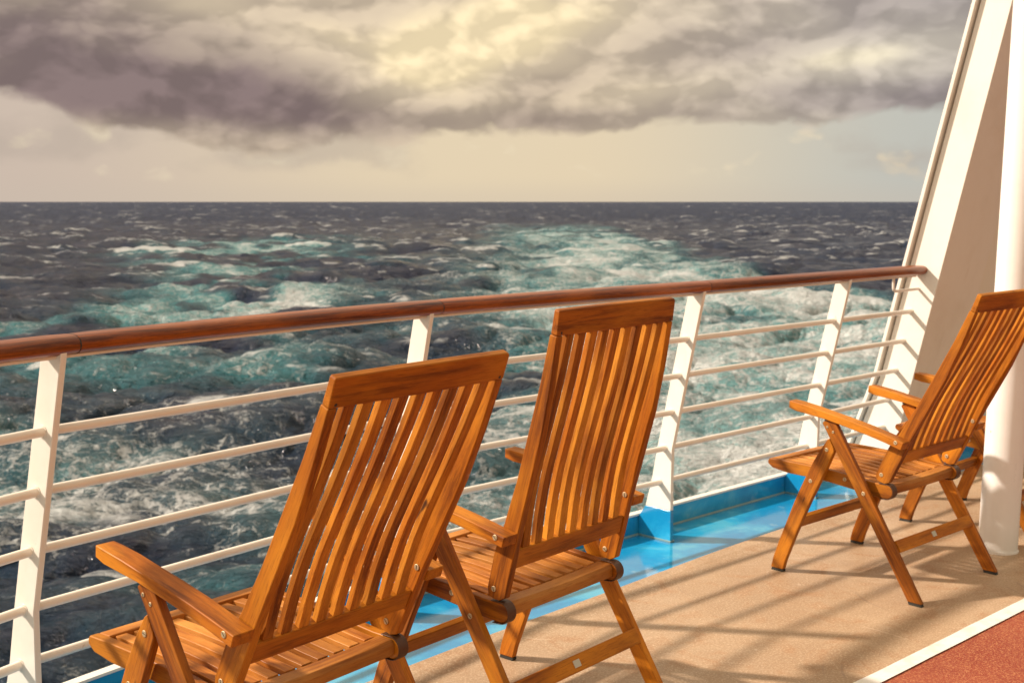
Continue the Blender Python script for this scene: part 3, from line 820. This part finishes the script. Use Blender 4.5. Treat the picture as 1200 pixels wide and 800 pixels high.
def me_arm(sx):
    """arm in its own frame: origin at the rear bolt line, built at the reference recline"""
    mb = MB(); n = len(ARM_T); v = []; f = []
    for i in range(n):
        taper = [.004, .001, 0, 0, 0, 0, 0, 0][i]
        xo = .3122 - taper; xi = .2575 + taper * .8
        a, b = (-xo, -xi) if sx < 0 else (xi, xo)
        T, B_ = ARM_T[i], ARM_B[i]
        for (x, q) in ((a, T), (b, T), (b, B_), (a, B_)): v.append((x, q[0] - RP0.y, q[1] - RP0.z))
    for i in range(n - 1):
        for k in range(4): f.append((4 * i + k, 4 * i + 4 + k, 4 * i + 4 + (k + 1) % 4, 4 * i + (k + 1) % 4))
    f += [(0, 1, 2, 3), (4 * n - 1, 4 * n - 2, 4 * n - 3, 4 * n - 4)]
    mb.piece(v, f, (0, .5, .1)); return mb.mesh('armrest', M_teak)
def me_bolt(r=.0062):
    """slotted bolt head pointing along +x, base at x = 0"""
    mb = MB(); n = 18; v = []; f = []
    for x_, rr in ((0, r), (.0013, r), (.0018, r * .9)):
        for k in range(n):
            an = 2 * math.pi * k / n; v.append((x_, rr * math.cos(an), rr * math.sin(an)))
    for i in range(2):
        for k in range(n): f.append((i * n + k, i * n + (k + 1) % n, (i + 1) * n + (k + 1) % n, (i + 1) * n + k))
    f.append(tuple(range(2 * n, 3 * n)))
    mb.piece(v, f); 
    me = mb.mesh('bolt', M_bolt, False); me.materials.append(M_rub)
    b = len(me.polygons)
    mb2 = MB(); mb2.v = mb.v; mb2.f = mb.f; mb2.g = mb.g; mb2.t = mb.t
    mb2.box(.0010, .0021, -.0008, .0008, -r * .8, r * .8); me2 = mb2.mesh('bolt', M_bolt, False); me2.materials.append(M_rub)
    for i in range(b, len(me2.polygons)): me2.polygons[i].material_index = 1
    return me2
def bolt(parent, x, y, z, rot=.6, small=False):
    o = obj('bolt', cm('bolt_s' if small else 'bolt', lambda: me_bolt(.0050 if small else .0076)), parent)
    o.location = (x, y, z); o.rotation_euler = (rot, 0, 0) if x > 0 else (rot, 0, math.pi)
    return o
def make_chair(x, y, yaw, al, label):
    t = empty('folding_armchair', (x, y, 0), yaw)
    tag(t, label, 'chair', 'teak folding armchairs on the deck')
    # seat
    fr = obj('seat_frame', cm('fr', lambda: me_frontrail()), t, .003)
    for sx in (-1, 1):
        r_ = obj('seat_rail', cm('sr%d' % sx, lambda: me_siderail(sx)), fr, .004)
        bolt(r_, sx * XR, .007, .405, .4)
        obj('hinge_guard', cm('hg%d' % sx, lambda: me_guard(sx)), r_, .001)
    obj('rear_rail', cm('rr', me_rearrail), fr, .003)
    obj('cross_batten', cm('cb1', lambda: me_batten(.12)), fr, .002); obj('cross_batten', cm('cb2', lambda: me_batten(-.03)), fr, .002)
    obj('seat_slats', cm('ss', me_seatslats), t, .002)
    # legs, rear legs carry the arms
    for sx in (-1, 1):
        l1 = obj('leg', cm('l1%d' % sx, lambda: me_leg1(sx)), t, .0035)
        obj('rubber_foot', cm('f1%d' % sx, lambda: me_foot(sx, -.349, -.295, .004)), l1)
        obj('arm_rest_pad', cm('cap%d' % sx, lambda: me_cap(sx)), l1)
        bolt(l1, sx * XL1, -.100, .375, .9); bolt(l1, sx * XL1, .062, .604, .2, True); bolt(l1, sx * XL1, .036, .588, 1.2, True)
        l2 = obj('leg', cm('l2%d' % sx, lambda: me_leg2(sx)), t, .0035)
        obj('rubber_foot', cm('f2%d' % sx, lambda: me_foot(sx, .245, .302, -.003)), l2)
        bolt(l2, sx * XL1, .062, .517, 1.3); bolt(l2, sx * XL1, .129, .385, .3)
    s1 = obj('stretcher', cm('st1', lambda: me_stretch(-.228, .194, -.52)), t, .003)
    obj('metal_plaque', cm('pl', lambda: me_plaque(-.228, .194, -.52)), s1)
    obj('stretcher', cm('st2', lambda: me_stretch(.205, .205, .37)), t, .003)
    # arms: rest on the rear legs, hinged to the back
    rp = rearpt(al)
    a0 = math.atan2(LT.z - RP0.z, LT.y - RP0.y); a1 = math.atan2(LT.z - rp.z, LT.y - rp.y)
    for sx in (-1, 1):
        ar = obj('armrest', cm('ar%d' % sx, lambda: me_arm(sx)), t, .0032, 3)
        ar.location = rp; ar.rotation_euler = (a1 - a0, 0, 0)
        bolt(ar, sx * .3122, .027, -.006, .8)
    # back, hinged at the rear of the seat
    top = obj('backrest', cm('tr', me_toprail), t, .004)
    top.location = PIV; top.rotation_euler = (al, 0, 0)
    for sx in (-1, 1):
        s_ = obj('back_stile', cm('bs%d' % sx, lambda: me_stile(sx)), top, .003)
    obj('bottom_rail', cm('br', me_botrail), top, .003)
    obj('back_slats', cm('bsl', me_backslats), top, .0022)
    bolt(top, -XS, .0, .003, .5)
    b_ = bolt(top, XI - .0006, .0, .003, 1.1); b_.rotation_euler = (1.1, 0, math.pi)
    b_ = bolt(top, XI - .0006, -.030, .185, .3); b_.rotation_euler = (.3, 0, math.pi)
    # dowel plugs on the rear of the top rail
    for sx in (-1, 1):
        mb_ = cm('plug', lambda: (lambda m_: (m_.tube([(0, -.0008, 0), (0, .001, 0)], .0038, 12), m_.mesh('dowel_plug', M_rub))[1])(MB()))
        o_ = obj('dowel_plug', mb_, top); o_.location = (sx * (XS - .016), -.0567, .714)
    return t
CH = [(-.563, 2.7949, .8876, .4303, 'nearest teak armchair, its slatted back towards us, armrest over the lower left of the railing'),
      (.008, 3.4224, .8645, .2162, 'middle teak armchair with the most upright back, tallest against the handrail'),
      (1.4512, 4.766, .7500, .4162, 'teak armchair seen from the side, standing alone in front of the white pillar'),
      (2.195, 5.545, .80, .30, 'farthest teak armchair, mostly hidden behind another chair and the round pillar')]
for c_ in CH: make_chair(*c_)
